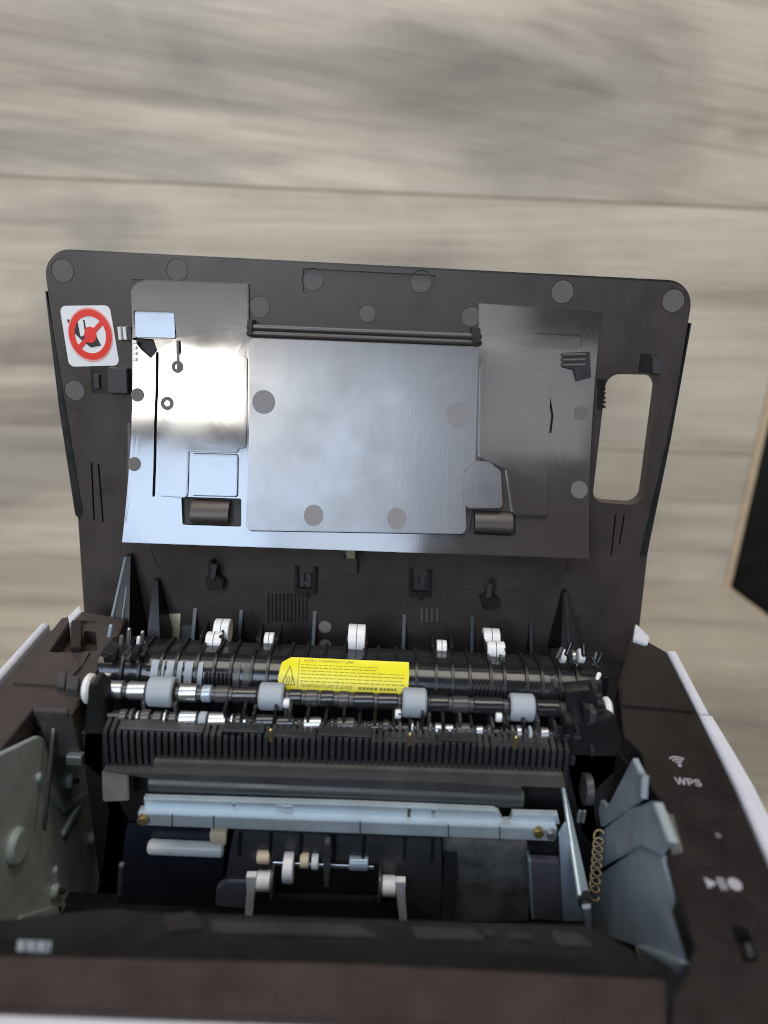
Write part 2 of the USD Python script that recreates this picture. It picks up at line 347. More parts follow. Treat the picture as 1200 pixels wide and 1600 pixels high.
# ---- output tray (curved, standing proud of the lid at its bottom edge)
TR = Plane(LID.O, LID.A, LID.B)
s_top = LID.at(232, 438)[1]; s_bot = .046
def prof(s):
    t = np.clip((s_top - s)/(s_top - s_bot), 0, 1.15)
    return .002 + .031*t**2.05
TR.prof = prof
base = TR.poly([(203, 436), (388, 443), (388, 512), (748, 528), (748, 474), (941, 487), (921, 874), (190, 848)])
lefttop = TR.poly([(203, 436), (388, 443), (388, 600), (196, 600)], 0)
tr = base.difference(lefttop.difference(rnd(lefttop, .009)).intersection(TR.poly([(180, 420), (260, 420), (260, 500), (180, 500)])))
win = TR.poly([(209, 485), (272, 487), (276, 530), (212, 528)], 0, .001)
bk = TR.poly([(283, 776), (377, 779), (377, 823), (285, 820)], 0, .001)
bk2 = TR.poly([(738, 797), (806, 800), (806, 838), (732, 834)], 0, .001)
notch = TR.poly([(205, 527), (240, 530), (246, 548), (236, 560), (222, 548)], 0, .0006)
slot = LineString(TR.pts([(246, 552), (243, 660), (240, 774)])).buffer(.0007)
slotr = LineString(TR.pts([(858, 620), (863, 650), (860, 675)])).buffer(.0006)
rrec = TR.poly([(835, 520), (908, 524), (907, 549), (833, 546)], 0, .001)
m = solid(tr, -.0022, 0, .0006)
for q in (bk, bk2, notch, slot, slotr): m = m - solid(q, -.01, .01)
for q in (win, rrec): m = m - solid(q, -.0009, .01)
tray = obj('output_tray', W(TR, m.refine_to_length(.004)), TRAY, pr, smooth=50)
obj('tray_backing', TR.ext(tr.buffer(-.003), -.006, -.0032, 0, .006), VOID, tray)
# side skirt: the tray's left and right return walls down to the lid
for P in ([(196, 600), (190, 848)], [(935, 600), (921, 874)]):
    a, b = TR.pts(P); a = (a[0], .10)
    x0 = a[0]; V = []
    sg = 1 if x0 < 0 else -1
    ss = np.linspace(.10, s_bot + .0005, 14); xs = np.interp(ss, [b[1], .10], [b[0], a[0]]) + sg*.0006
    for s_, x_ in zip(ss, xs):
        n1 = prof(s_) - .0024
        V += [(x_, s_, 0), (x_ + sg*.0015, s_, 0), (x_ + sg*.0015, s_, n1), (x_, s_, n1)]
    F = []
    for i in range(len(ss) - 1):
        for j in range(4):
            p, q, r, t = 4*i + j, 4*i + (j+1) % 4, 4*i + 4 + (j+1) % 4, 4*i + 4 + j
            F += [(p, q, r), (p, r, t)]
    F += [(0, 2, 1), (0, 3, 2)]; k = 4*(len(ss)-1); F += [(k, k+1, k+2), (k, k+2, k+3)]
    w = trimesh.Trimesh(LID.world(V), F, process=False); trimesh.repair.fix_normals(w)
    obj('return_wall', w, BROWN_D, tray)
pane = solid(TR.poly([(210, 487), (271, 489), (275, 528), (213, 526)], 0, .0008), -.0008, 0).refine_to_length(.004)
v_, f_, _ = meshkit.arrays(pane); v_ = v_.copy(); v_[:, 2] += np.clip((v_[:, 1].max() - v_[:, 1])*.16 - .0006, -.001, .01)
obj('tilted_pane', trimesh.Trimesh(TR.world(v_), f_, process=False), TRAY, tray, smooth=50)
ip = TR.poly([(251, 551), (387, 555), (385, 700), (374, 700), (372, 707), (296, 705), (294, 777), (247, 774)], 0, .002)
obj('inner_panel', TR.ext(ip.buffer(.0), -.001, .0016, .0009, .004), TRAY, tray, smooth=50)
obj('push_tab', TR.slab([(298, 709), (371, 711), (370, 776), (297, 774)], -.001, .0022, .0012, .0006, .004), TRAY, tray, smooth=50)
def hook(P, u0, v0, u1, v1, k):
    x0, s0 = TR.pts([(u0, v0)])[0]; x1, s1 = TR.pts([(u1, v1)])[0]
    n = prof(s0); seg = 12; h = (s0 - s1); V = []
    cc = Polygon([(s0 - h/2 + h*.52*math.cos(t), -.001 + .0045*math.sin(t)) for t in np.linspace(0, 2*math.pi, 28)[:-1]])
    mm = Manifold.extrude(cs(cc), x1 - x0); v, f, _ = meshkit.arrays(mm)
    v = np.stack([v[:, 2] + x0, v[:, 0], v[:, 1]], 1)
    obj('finger_hook', trimesh.Trimesh(TR.world(v), f, process=False), BROWN, tray)
hook(None, 301, 781, 357, 818, 0); hook(None, 742, 799, 800, 834, 0)
for q in (bk, bk2): obj('hook_well', TR.ext(q.buffer(.0008), -.0052, -.003), VOID, tray)
# centre flap
fl = TR.poly([(389, 528), (749, 541), (745, 718), (778, 735), (786, 795), (730, 796), (729, 833), (383, 826)], .0022, .0012)
fb = TR.poly([(389, 700), (700, 700), (729, 833), (383, 826)], .0022)
flap = obj('centre_flap', TR.ext(rnd(TR.poly([(389, 528), (749, 541), (743, 733), (727, 735), (729, 835), (383, 829)], .0022), .003), .0002, .0024, .0007, .004), FLAP, tray, smooth=50)
obj('flap_catch', TR.slab([(727, 737), (743, 720), (765, 722), (783, 737), (786, 795), (728, 795)], .0, .0034, .002, .0007, .004), FLAP, tray, smooth=50)
for u, v, r in [(412, 628, 19), (717, 648, 20), (490, 805, 16), (620, 810, 16)]:
    obj('moulding_mark', TR.ext(Point(TR.pts([(u, v)], .0024)[0]).buffer(r*.0003), .002, .0026, .0001), FMARK, tray)
for u, v, r in [(215, 617, 11), (210, 725, 11), (905, 765, 14), (908, 645, 12)]:
    obj('moulding_mark', TR.ext(Point(TR.pts([(u, v)])[0]).buffer(r*.0003), -.0004, .0002, .0001), MARK, tray)
for u, v, r in [(262, 630, 11), (836, 656, 13), (278, 573, 10)]:
    obj('screw_boss', TR.ext(Point(TR.pts([(u, v)], .001)[0]).buffer(r*.0003).difference(Point(TR.pts([(u, v)], .001)[0]).buffer(r*.00012)), -.0004, .0018, .0003), MARK, tray)
obj('slot_pin', TR.slab([(275, 532), (279, 532), (281, 578), (276, 578)], .0005, .002, 0, .0003), BLACK, tray)
rp = TR.poly([(750, 570), (862, 577), (857, 808), (800, 805), (790, 735), (748, 716)], .001)
obj('inner_panel', TR.ext(rnd(rp, .0028), -.001, .0018, .0010, .004), TRAY, tray, smooth=50)
for v0, v1, r, n in ((511, 526, .0016, .006), (521, 536, .0016, .0065)):
    a, b = LID.pts([(390, v0), (748, v1)], n)
    P = [LID.O + a[0]*LID.A + a[1]*LID.B + n*LID.N, LID.O + b[0]*LID.A + b[1]*LID.B + n*LID.N]
    obj('hinge_rod', [tube(P, r, 20)], CHAR if n == .006 else BROWN, tray, smooth=60)
obj('hinge_stop', LID.slab([(738, 512), (751, 513), (751, 536), (738, 535)], 0, .01, .0005, .0004), BLACK, tray)
obj('hinge_stop', LID.slab([(386, 500), (394, 500), (394, 524), (386, 524)], 0, .009, .0005, .0004), BLACK, tray)
obj('dark_clip', TR.slab([(880, 552), (922, 550), (924, 590), (902, 596), (897, 578), (880, 574)], -.001, .0022, .0006, .0005), BLACK, tray)
for j in range(3): obj('clip_ridge', TR.slab([(880, 553+j*8), (915, 552+j*8), (915, 555+j*8), (880, 556+j*8)], .0005, .0032, 0, .0003), MARK, tray)
for j in range(4): obj('clip_ridge', TR.slab([(206, 532+j*9), (213, 532+j*9), (213, 537+j*9), (206, 537+j*9)], -.001, .0012, 0, .0003), WHITE, tray)

# ---- arms that carry the lid
def arm(name, P0, n, th, m, par=pr):
    p = LID.pts(P0, n); return obj(name, LID.ext(Polygon(p), n - th, n, .0008), m, par)
def fin(x0, x1, P, m, name='support_arm'):   # side-on triangular arm: (y, z) outline
    return obj(name, prismx(P, x0, x1), m, pr)
xl = vert(.335).at(188, 960)[0]
ARMB = mat('matt_black_arm', (.007, .007, .008), .42, spec=.3)
def spike(x, wl, wr, zt, yf, xa=0., y1=.3535, zb=.152):
    pts = [(x - wl, yf, zb), (x + wr, yf, zb), (x - wl, y1, zb), (x + wr, y1, zb), (x - wl*.8, yf + .004, zb + .012), (x + wr*.8, yf + .004, zb + .012),
           (x + xa - .0012, y1, zt), (x + xa + .0012, y1, zt), (x + xa - .0012, y1 - .003, zt - .0005), (x + xa + .0012, y1 - .003, zt - .0005)]
    return obj('support_arm', [Manifold.hull_points(np.array(pts, float))], ARMB, pr)
xl2 = vert(.335).at(236, 980)[0]; xr = vert(.335).at(893, 970)[0]
la = spike(xl, .0045, .0075, .197, .326, .001)
obj('arm_edge', [tube([(xl - .0006, .3500, .1955), (xl - .0040, .3295, .1650)], .0007, 8)], STEELB, la)
obj('arm_edge', [tube([(xl + .0016, .3495, .1925), (xl + .0022, .3290, .1650)], .0004, 8)], STEELB, la)  # thin pale tube drawn as the inner highlight on the black arm
spike(xl2, .0015, .0060, .183, .330, -.001)
ra = spike(xr, .0060, .0065, .187, .326, -.001)
obj('arm_edge', [tube([(xr - .0004, .3500, .1855), (xr - .0010, .3295, .1650)], .0006, 8)], CHAR, ra)

# ---- exit cover with white idlers
XL, XR = vert(.30).at(165, 1040)[0], vert(.30).at(930, 1075)[0]
N_ = 20
arc = [(.300 + .0125*math.cos(t), .1575 + .0125*math.sin(t)) for t in np.linspace(math.radians(75), math.radians(200), N_)]
ec = obj('exit_cover', prismx(([(.349, .1465), (.313, .1690)] + arc + [(.289, .138), (.349, .138)]), XL, XR), BLACKG, pr, smooth=40)
for i in range(26):
    x = XL + .008 + (XR - XL - .014)*(i + .5)/26 + random.uniform(-.0012, .0012)
    t = .0007
    o = [(.300 + .0142*math.cos(a), .1575 + .0142*math.sin(a)) for a in np.linspace(math.radians(80), math.radians(190), 9)]
    obj('cover_rib', prismx([(.324, .1600), (.314, .1700)] + o + [(.290, .1575), (.300, .1575)], x - t, x + t), BLACK, ec)
for u0, u1 in ((238, 258), (262, 286), (290, 302), (307, 318), (366, 376), (381, 396)):
    x0 = vert(.292).at(u0, 1045)[0]; x1 = vert(.292).at(u1, 1045)[0]
    o = [(.300 + .0133*math.cos(a), .1575 + .0133*math.sin(a)) for a in np.linspace(math.radians(120), math.radians(172), 9)]
    i_ = [(.300 + .0118*math.cos(a), .1575 + .0118*math.sin(a)) for a in np.linspace(math.radians(172), math.radians(120), 9)]
    obj('cover_lit_face', prismx(o + i_, x0, x1), GREYR if u0 < 320 else CHAR, ec)  # paler strips colour in the lit faces of the glossy cover
for u0, n in ((322, 7), (735, 8)):
    for j in range(n):
        x = vert(.289).at(u0 + j*6.3, 1055)[0]
        obj('cover_fin', [boxm(x - .0005, x + .0005, .2855, .2895, .1545, .1665)], CHAR, ec)
for x in np.linspace(XL + .02, XR - .02, 9):
    pass
def idler(u, v, w, r, y=.317, n=1, dx=0, dv=0, z=None):
    k = vert(y - r*.5); a = k.at(u - w/2, v); b = k.at(u + w/2, v)
    z = a[1] - r*.1
    h = obj('idler_roller', cylx(a[0], b[0], y, z, r, 24), WHITE, pr)
    obj('roller_groove', cylx((a[0]+b[0])/2 - .0002, (a[0]+b[0])/2 + .0002, y, z, r + .00012, 24, bev=.0001), MARK, h)
idler(346, 988, 24, .0062, .322); idler(334, 1004, 25, .0048, .313)
idler(420, 1004, 15, .0046, .318); idler(557, 1002, 27, .0076, .318); idler(690, 1016, 16, .0046, .318)
idler(768, 1002, 26, .0060, .324); idler(775, 1018, 28, .0046, .314)
for u in (333, 420, 557, 690, 772):
    x = vert(.314).at(u, 1020)[0]
    obj('idler_bracket', [boxm(x - .0055, x - .0042, .310, .326, .158, .1735), boxm(x + .0042, x + .0055, .310, .326, .158, .1735)], BLACK, pr)

# ---- yellow label, bent over the cover
YL = vert(.2865)
def bend_label(mm):
    return mm
ta = math.radians(118); tb = math.radians(212)
def lab(u0, v):   # x
    return vert(.288).at(u0, v)[0]
lx0, lx1 = lab(435, 1058), lab(638, 1062)
RL = .0146
def labpt(x, t):   # t: 0 top .. 1 bottom; flat sheet lying on the ribs
    y = .2935 - .0095*t; z = .1737 - .0075*t - .004*t*t
    return (x, y, z)
def lab_sheet(poly, off, th):
    mm = solid(poly, 0, th).refine_to_length(.004); v, f, _ = meshkit.arrays(mm)
    V = np.array([labpt(a, 1 - b/.0207) for a, b in v[:, :2]]) ; V += (v[:, 2:3] + off)*np.array([0, -.75, .66])
    return trimesh.Trimesh(V, f, process=False)
H = .0207; Wl = lx1 - lx0
lp = Polygon([(lx0 + .0006, .0), (lx1, .0), (lx1 + .0003, H*.5), (lx1, H), (lx0 + .0055, H), (lx0 + .0012, H*.78), (lx0, H*.3)])
yl = obj('yellow_label', lab_sheet(lp, 0, .0005), YEL, pr)
def ltext(t, h, x, y, w=None, name='label_text'):
    tm = meshkit.text_mesh(t, h, .0001); v = np.array(tm.vertices); 
    sx = (w/(v[:, 0].max() - v[:, 0].min())) if w else 1.
    V = np.array([labpt(x + a*sx, 1 - (y + b)/H) for a, b in v[:, :2]]) + (v[:, 2:3] + .00051)*np.array([0, -.75, .66])
    obj(name, trimesh.Trimesh(V, tm.faces, process=False), YINK, yl, smooth=False)
ltext('TEMPERATURE ELEVEE', .0017, lx0 + .0105, .0015, .0245)
ltext('HIGH TEMPERATURE', .0019, lx0 + .0115, H - .0032, .0235)
def lline(x0, x1, y, t, name='text_line'):
    obj(name, lab_sheet(sbox(x0, y, x1, y + t), .00045, .0001), YINK, yl)
rr = random.Random(3)
for j in range(6):
    y = .0045 + j*.0021; x = lx0 + .0105 - j*.0
    while x < lx1 - .003:
        if x > lx0 + .045 and j > 3: break
        w = rr.uniform(.0010, .0032); lline(x, min(x + w, lx1 - .002), y, .00045 if j % 2 else .00055); x += w + .0005
for x0 in (lx0 + .038, lx0 + .048): 
    x = x0
    while x < x0 + .008: w = rr.uniform(.0008, .0018); lline(x, x + w, .0014, .0014); x += w + .0004
tri = Polygon([(lx0 + .0018, .0022), (lx0 + .0084, .0022), (lx0 + .0053, H - .006)])
obj('warning_triangle', lab_sheet(tri.difference(tri.buffer(-.0005)), .00045, .0001), YINK, yl)
for k in range(3):
    xx = lx0 + .0040 + k*.0012
    obj('heat_wave', lab_sheet(LineString([(xx, .0035), (xx + .0004, .0055), (xx - .0001, .0075)]).buffer(.0002), .00045, .0001), YINK, yl)
obj('divider_line', lab_sheet(sbox(lx0 + .0093, .001, lx0 + .0096, H - .001), .00045, .0001), YINK, yl)

# ---- feed shaft and grey rollers
SY = .272
k = vert(SY - .004)
sc = k.at(587, 1102); SZ = sc[1] - .0005
xa, xb = vert(SY).at(147, 1080)[0], vert(SY).at(940, 1118)[0]
shaft = obj('feed_shaft', cylx(xa, xb, SY, SZ, .0032, 28), CHAR, pr)
for u0, u1, m_ in ((158, 190, SHEEN), (197, 226, SHEEN), (278, 306, SHEEN), (313, 328, STEELB), (334, 356, CHAR), (361, 400, BLACKG), (450, 470, BLACKG), (476, 496, CHAR), (500, 521, BLACKG), (528, 545, CHAR), (552, 584, BLACKG), (590, 622, BLACKG), (672, 702, BLACKG), (708, 735, CHAR), (742, 790, BLACKG), (842, 880, BLACKG)):
    x0, x1 = k.at(u0, 1095)[0], k.at(u1, 1095)[0]
    obj('shaft_sleeve', cylx(x0, x1, SY, SZ, .0038 if m_ is not SHEEN else .0041, 28), m_, shaft)
for u, w, r in ((250, 40, .0068), (423, 39, .0062), (648, 38, .0066), (819, 39, .0062)):
    x0, x1 = k.at(u - w/2, 1098)[0], k.at(u + w/2, 1098)[0]
    ro = obj('feed_roller', cylx(x0, x1, SY, SZ, r, 40, bev=.0008), GREYR, pr, smooth=40)
    obj('roller_core', cylx(x0 - .0008, x1 + .0008, SY, SZ, r*.66, 28), BLACK, ro)
    for du in (-w/2 - 4, w/2 + 5):
        x = k.at(u + du, 1098)[0]
        obj('bearing_hook', [boxm(x - .0008, x + .0008, SY - .006, SY + .004, SZ - .012, SZ - .002)], CHAR, ro)
def ellcap(u, v, w, h, y, m_, name):
    q = vert(y); c_ = q.at(u, v); p = affinity.scale(Point(c_).buffer(1, quad_segs=12), w, h); 
    return q.ext(p, -.002, .002, .0006)
obj('shaft_bushing', cylx(xa - .0035, xa - .0002, SY, SZ, .0068, 28, bev=.001), WHITE, pr)
obj('shaft_bushing', cylx(xb + .0002, xb + .0032, SY, SZ, .0064, 28, bev=.001), WHITE, pr)
for u, v in ((622, 1120), (780, 1125), (447, 1103)):
    q = vert(SY - .006); a = q.at(u - 5, v)[0]; b = q.at(u + 5, v); obj('spacer_bead', cylx(a, b[0], SY - .004, b[1], .0022, 16), WHITE, pr)

# lower pinch rollers
PY = .264; kk = vert(PY - .002); pc = kk.at(587, 1140); PZ = pc[1]
pin = obj('pinch_shaft', cylx(kk.at(165, 1120)[0], kk.at(880, 1150)[0], PY, PZ, .0012, 14), CHAR, pr)
rr = random.Random(11); u = 186
while u < 872:
    w = rr.choice([5, 6, 9, 12, 14, 28]); bright = 1 if u < 340 else .35
    m_ = rr.choice([SHEEN, GREYR, CHAR]) if rr.random() < bright*.75 else rr.choice([BLACKG, CHAR, BLACK])
    obj('pinch_roller', cylx(kk.at(u, 1130)[0], kk.at(u + w, 1130)[0], PY, PZ, rr.choice([.0026, .003, .0034]), 18), m_, pin)
    u += w + rr.choice([3, 4, 6, 14])
rr = random.Random(5)
for u in range(350, 880, 26):
    x = kk.at(u + rr.uniform(-6, 6), 1130)[0]
    obj('bearing_post', [boxm(x - .0007, x + .0007, PY - .002, PY + .012, PZ - .008, PZ + rr.uniform(.003, .009))], rr.choice([BLACK, CHAR, BLACKG]), pr)
for u in (423, 640, 805):
    q = vert(.2545); c_ = q.at(u, 1150 + (u - 423)*.03); obj('screw_stud', [tube([(c_[0], .2545, c_[1] - .002), (c_[0], .2545, c_[1] + .003)], .001, 12)], GOLD, pr)

# ---- ribbed paper guide
g0, g1 = vert(.256).at(163, 1160)[0], vert(.256).at(888, 1190)[0]
qg = vert(.2535); zt_ = qg.at(587, 1163)[1]; zb_ = qg.at(587, 1207)[1]
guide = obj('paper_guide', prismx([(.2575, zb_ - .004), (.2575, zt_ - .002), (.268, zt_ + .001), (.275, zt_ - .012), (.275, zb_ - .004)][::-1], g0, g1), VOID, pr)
nr = 70
for i in range(nr):
    x = g0 + (g1 - g0)*(i + .5)/nr; fr = (i + .5)/nr
    tall = .0012 if (.30 < fr < .34 or .46 < fr < .57 or .72 < fr < .80) else 0
    t = .00085
    obj('guide_rib', prismx([(.2528, zb_ + .0005), (.2538, zt_ - .003 + tall), (.2548, zt_ + tall), (.262, zt_ + .002 + tall), (.262, zb_ - .002), (.254, zb_ - .002)][::-1], x - t, x + t), RIBM, guide)
for f0, f1, dz in ((.035, .215, .0004), (.255, .345, .0016), (.36, .455, 0), (.46, .575, .0016), (.60, .71, 0), (.72, .80, .0016), (.83, .95, 0)):
    obj('guide_cap', [boxm(g0 + (g1-g0)*f0, g0 + (g1-g0)*f1, .2552, .2615, zt_ + dz - .0005, zt_ + dz + .0010)], RIBM if f0 > .2 else CHAR, guide)

# ---- bars under the guide
qb = vert(.250)
def vslab(y, P, th, m_, name, r=0., bev=.0004, par=pr):
    q = vert(y); return obj(name, q.slab(P, -th, 0., r, bev), m_, par)
vslab(.2510, [(240, 1190), (880, 1212), (885, 1232), (240, 1206)], .006, mat('grey_brown_bar', (.075, .07, .064), .4, var=.15), 'guide_bar')
vslab(.2490, [(160, 1206), (700, 1222), (815, 1231), (815, 1242), (240, 1218)], .006, CHAR, 'lower_bar')
kq = vert(.249); a = kq.at(230, 1227); b = kq.at(820, 1252)
obj('transfer_roller', cylx(a[0], b[0], .254, (a[1] + b[1])/2 - .0015, .0052, 28), mat('black_foam_rubber', (.03, .033, .035), .45, var=.2), pr)
# ---- zinc beam
bm = vslab(.2455, [(224, 1248), (560, 1258), (772, 1267), (780, 1271), (787, 1284), (797, 1284), (801, 1272), (872, 1274), (875, 1288), (228, 1272)], .003, STEEL, 'metal_beam', 0, .0004)
vslab(.2420, [(214, 1269), (872, 1294), (868, 1316), (216, 1291)], .004, STEEL, 'beam_flange', .0012, .0012, bm)
for u in (268, 333, 562, 700, 780):
    v = 1271 + (u - 214)*.038
    vslab(.2418, [(u, v), (u + 1.6, v), (u + 1.6, v + 20), (u, v + 20)], .0006, BLACK, 'beam_joint', 0, 0, bm)
for u in (366, 678, 640): vslab(.2452, [(u - 3, 1251 + (u-220)*.031), (u + 2, 1251 + (u-220)*.031), (u + 1, 1264 + (u-220)*.031), (u - 4, 1264 + (u-220)*.031)], .0012, SHEEN if u != 640 else CHAR, 'beam_pin', 0, .0002, bm)
vslab(.2452, [(432, 1258), (458, 1259), (458, 1274), (432, 1273)], .0008, STEELB, 'beam_plate', 0, .0002, bm)
for dv in (0, 5, 10): vslab(.2449, [(441, 1260 + dv), (455, 1260.5 + dv), (455, 1263 + dv), (441, 1262.5 + dv)], .0008, STEEL, 'plate_slat', 0, .0001, bm)
for u, v in ((222, 1283), (842, 1303), (862, 1306)):
    q = vert(.240); obj('beam_screw', q.ext(Point(q.at(u, v)).buffer(.0022), -.002, .0006, .0004), GOLD if u != 862 else SHEEN, bm)

# ---- cavity shell
bxl, bxr = CX - .150, CX + .139
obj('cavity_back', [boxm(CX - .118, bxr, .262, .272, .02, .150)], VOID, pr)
obj('cavity_floor', [boxm(bxl, bxr, .150, .2615, .050, .056)], BLACK, pr)
obj('rear_side_block', [boxm(XR - .001, CX + .152, .285, .349, .10, .147)], BLACK, pr)
obj('rear_side_block', [boxm(CX - .150, XL + .001, .300, .349, .10, .147)], BLACK, pr)
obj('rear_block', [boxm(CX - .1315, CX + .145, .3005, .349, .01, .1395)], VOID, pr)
# pickup housing in the middle
ph = obj('pickup_housing', vert(.2455).slab([(365, 1300), (690, 1314), (692, 1445), (340, 1436)], -.016, 0, .001, .0008), CHAR, pr)
for u in (372, 420, 468, 520, 566, 630, 674):
    vslab(.2440, [(u, 1303 + (u-370)*.04), (u + 4, 1303 + (u-370)*.04), (u + 3, 1338 + (u-370)*.03), (u - 1, 1338 + (u-370)*.03)], .0014, BLACK, 'housing_rib', 0, .0002, ph)
vslab(.2442, [(425, 1345), (590, 1350), (590, 1402), (425, 1398)], .0012, VOID, 'roller_bay', .0008, 0, ph)
vslab(.2415, [(395, 1402), (640, 1408), (690, 1440), (385, 1436)], .004, BLACK, 'housing_lip', .001, .0008, ph)
def lever(s, u, v):
    k_ = vert(.2385)
    P = [(u - 2*s, v), (u + 14*s, v), (u + 13*s, v + 22), (u + 8*s, v + 62), (u - 4*s, v + 62), (u - 1*s, v + 25)]
    q = k_.slab(P if s > 0 else P[::-1], -.003, 0, .0004, .0005)
    lv = obj('pickup_lever', q, WHITE, pr)
    a_ = k_.at(u + 14*s, v + 14); b_ = k_.at(u + 36*s, v + 16)
    obj('lever_barrel', cylx(min(a_[0], b_[0]), max(a_[0], b_[0]), .2415, (a_[1] + b_[1])/2, .0045, 24), WHITE, lv)
    obj('lever_disc', cylx(b_[0] + s*.0002, b_[0] + s*.0016, .2415, a_[1], .0072, 24), CHAR, lv)
lever(1, 386, 1370); lever(-1, 632, 1378)
def xr_(y, u0, u1, v, r, m_, name, off=.003):
    q = vert(y); a_ = q.at(u0, v); b_ = q.at(u1, v); return obj(name, cylx(a_[0], b_[0], y + off, (a_[1]+b_[1])/2, r, 24), m_, pr)
xr_(.240, 442, 458, 1363, .0068, WHITE, 'pickup_roller'); xr_(.2415, 468, 482, 1352, .0035, CREAM, 'cream_collar'); xr_(.2415, 486, 497, 1354, .0036, WHITE, 'cream_collar')
xr_(.2415, 400, 420, 1347, .0030, CREAM, 'cream_collar'); xr_(.243, 425, 585, 1356, .0014, SHEEN, 'pickup_shaft', .002)
xr_(.2420, 545, 575, 1356, .0034, STEELB, 'shaft_collar')
mc = vslab(.2385, [(504, 1336), (517, 1337), (513, 1386), (507, 1388)], .0015, SHEEN, 'metal_clip', .0006, .0005)
vslab(.2380, [(506, 1318), (516, 1318), (519, 1340), (503, 1339)], .004, CHAR, 'clip_loop', .001, .0006, mc)
# left of the pickup
bl = vslab(.2560, [(196, 1296), (352, 1301), (345, 1440), (180, 1436)], .004, mat('dark_blue_plastic', (.016, .019, .032), .35, var=.2), 'left_floor_panel')
obj('reflection_bar', cylx(vert(.252).at(230, 1330)[0], vert(.252).at(349, 1334)[0], .254, vert(.252).at(300, 1331)[1], .0035, 24, bev=.001), mat('reflection_white', (.88, .86, .82), .35), pr)  # white reflection in the black recess, painted as a solid bar
vslab(.2480, [(327, 1301), (354, 1302), (353, 1321), (328, 1320)], .004, CREAM, 'cream_block', .0008, .0006)
vslab(.2440, [(337, 1392), (355, 1378), (400, 1378), (384, 1420), (336, 1416)], .004, mat('slate_plastic', (.10, .115, .16), .4, var=.1), 'slate_pad', .0006, .0005)
# right of the pickup
vslab(.2540, [(690, 1308), (828, 1318), (826, 1440), (700, 1440)], .004, mat('dim_grey_sheet', (.20, .19, .18), .30, .15, var=.6), 'right_floor_panel')
obj('black_web', prismx([(.253, .10), (.240, .072), (.253, .06)][::-1], vert(.25).at(693, 1350)[0], vert(.25).at(693, 1350)[0] + .006), VOID, pr)
vslab(.2470, [(826, 1322), (874, 1324), (874, 1350), (826, 1348)], .005, BLACK, 'spring_cap', .0005, .0005)
sp = vslab(.2420, [(829, 1346), (874, 1349), (880, 1440), (834, 1436)], .004, mat('mauve_grey_sheet', (.13, .125, .155), .4, .2, var=.1), 'side_sheet', 0, .0004)
vslab(.2415, [(826, 1346), (830, 1346), (835, 1437), (831, 1437)], .006, STEEL, 'sheet_flange', 0, .0003, sp)

# ---- side plates
SL = Plane((CX - .1330, 0, 0), Yv, Zv); SR = Plane((CX + .1195, 0, 0), -Yv, Zv)
lpl = obj('left_side_plate', SL.slab([(62, 1150), (125, 1180), (162, 1235), (160, 1300), (140, 1400), (150, 1480), (-220, 1560), (-160, 1300), (0, 1180)], -.0025, 0, .002, .0006), STEELG, pr)
for u, v, r in ((24, 1322, .0075), (107, 1220, .0035), (84, 1392, .0036), (141, 1310, .0034), (150, 1260, .003)):
    c_ = SL.at(u, v); obj('plate_boss', SL.ext(Point(c_).buffer(r), -.001, .0026, .0016), STEELG, lpl)
    if r < .006: obj('plate_pin', SL.ext(Point(c_).buffer(.0012), .002, .0050, .0005), BLACKG, lpl)
for P in ([(60, 1215), (100, 1262), (140, 1240)], [(100, 1300), (125, 1255)], [(30, 1440), (100, 1418), (150, 1424)], [(86, 1360), (90, 1420)]):
    pp = SL.pts(P); obj('plate_swage', SL.ext(LineString(pp).buffer(.0022), -.001, .0014, .0009), STEELG, lpl)
rpl = obj('right_side_plate', SR.slab([(932, 1368), (998, 1322), (1034, 1338), (1078, 1478), (1062, 1520), (1030, 1500), (990, 1478), (908, 1452)], -.0025, 0, .0008, .0008), STEELB, pr)
SR2 = Plane((CX + .1180, 0, 0), -Yv, Zv)
obj('plate_step', SR2.slab([(936, 1300), (985, 1262), (1018, 1252), (1042, 1318), (1030, 1336), (998, 1320), (932, 1358), (928, 1340)], -.0016, 0, .0006, .0008), STEELB, rpl)
obj('plate_step', SR2.slab([(948, 1260), (988, 1184), (1003, 1215), (1000, 1246), (975, 1268), (938, 1292), (930, 1240)], -.0016, .0006, .0006, .0008), STEELB, rpl)
obj('plate_flange', SR2.slab([(1014, 1252), (1022, 1254), (1046, 1316), (1040, 1324)], -.002, .0012, .0002, .0006), STEEL, rpl)
obj('plate_flange', SR.slab([(985, 1474), (1062, 1502), (1057, 1521), (998, 1485)], -.001, .0036, .0004, .0012), STEEL, rpl)
obj('plate_flange', SR2.slab([(992, 1205), (1004, 1212), (1002, 1248), (996, 1246)], -.001, .0014, .0002, .0006), STEEL, rpl)
# white blade strip in the right corner
BLp = Plane((CX + .1030, 0, 0), -Yv, Zv)
q0_ = vert(.262).at(880, 1232); q1_ = vert(.222).at(906, 1402)
bl_ = Manifold.batch_hull([Manifold.sphere(.0012, 12).translate(t) for t in ((q0_[0], .262, q0_[1]), (q0_[0] + .003, .262, q0_[1] - .012), (q1_[0], .222, q1_[1]), (q1_[0] + .004, .222, q1_[1] - .003))])
bs = obj('pale_blade', [bl_], STEEL, pr)
vslab(.2400, [(874, 1310), (886, 1290), (912, 1405), (914, 1440), (880, 1440)], .003, STEELB, 'blade_bracket', .0003, .0005, bs)
vslab(.2200, [(905, 1405), (925, 1404), (922, 1420), (906, 1420)], .004, BLACK, 'blade_foot', .0004, .0005, bs)
vslab(.2180, [(910, 1420), (924, 1418), (924, 1452), (916, 1454)], .003, STEEL, 'blade_tip', .0004, .0005, bs)
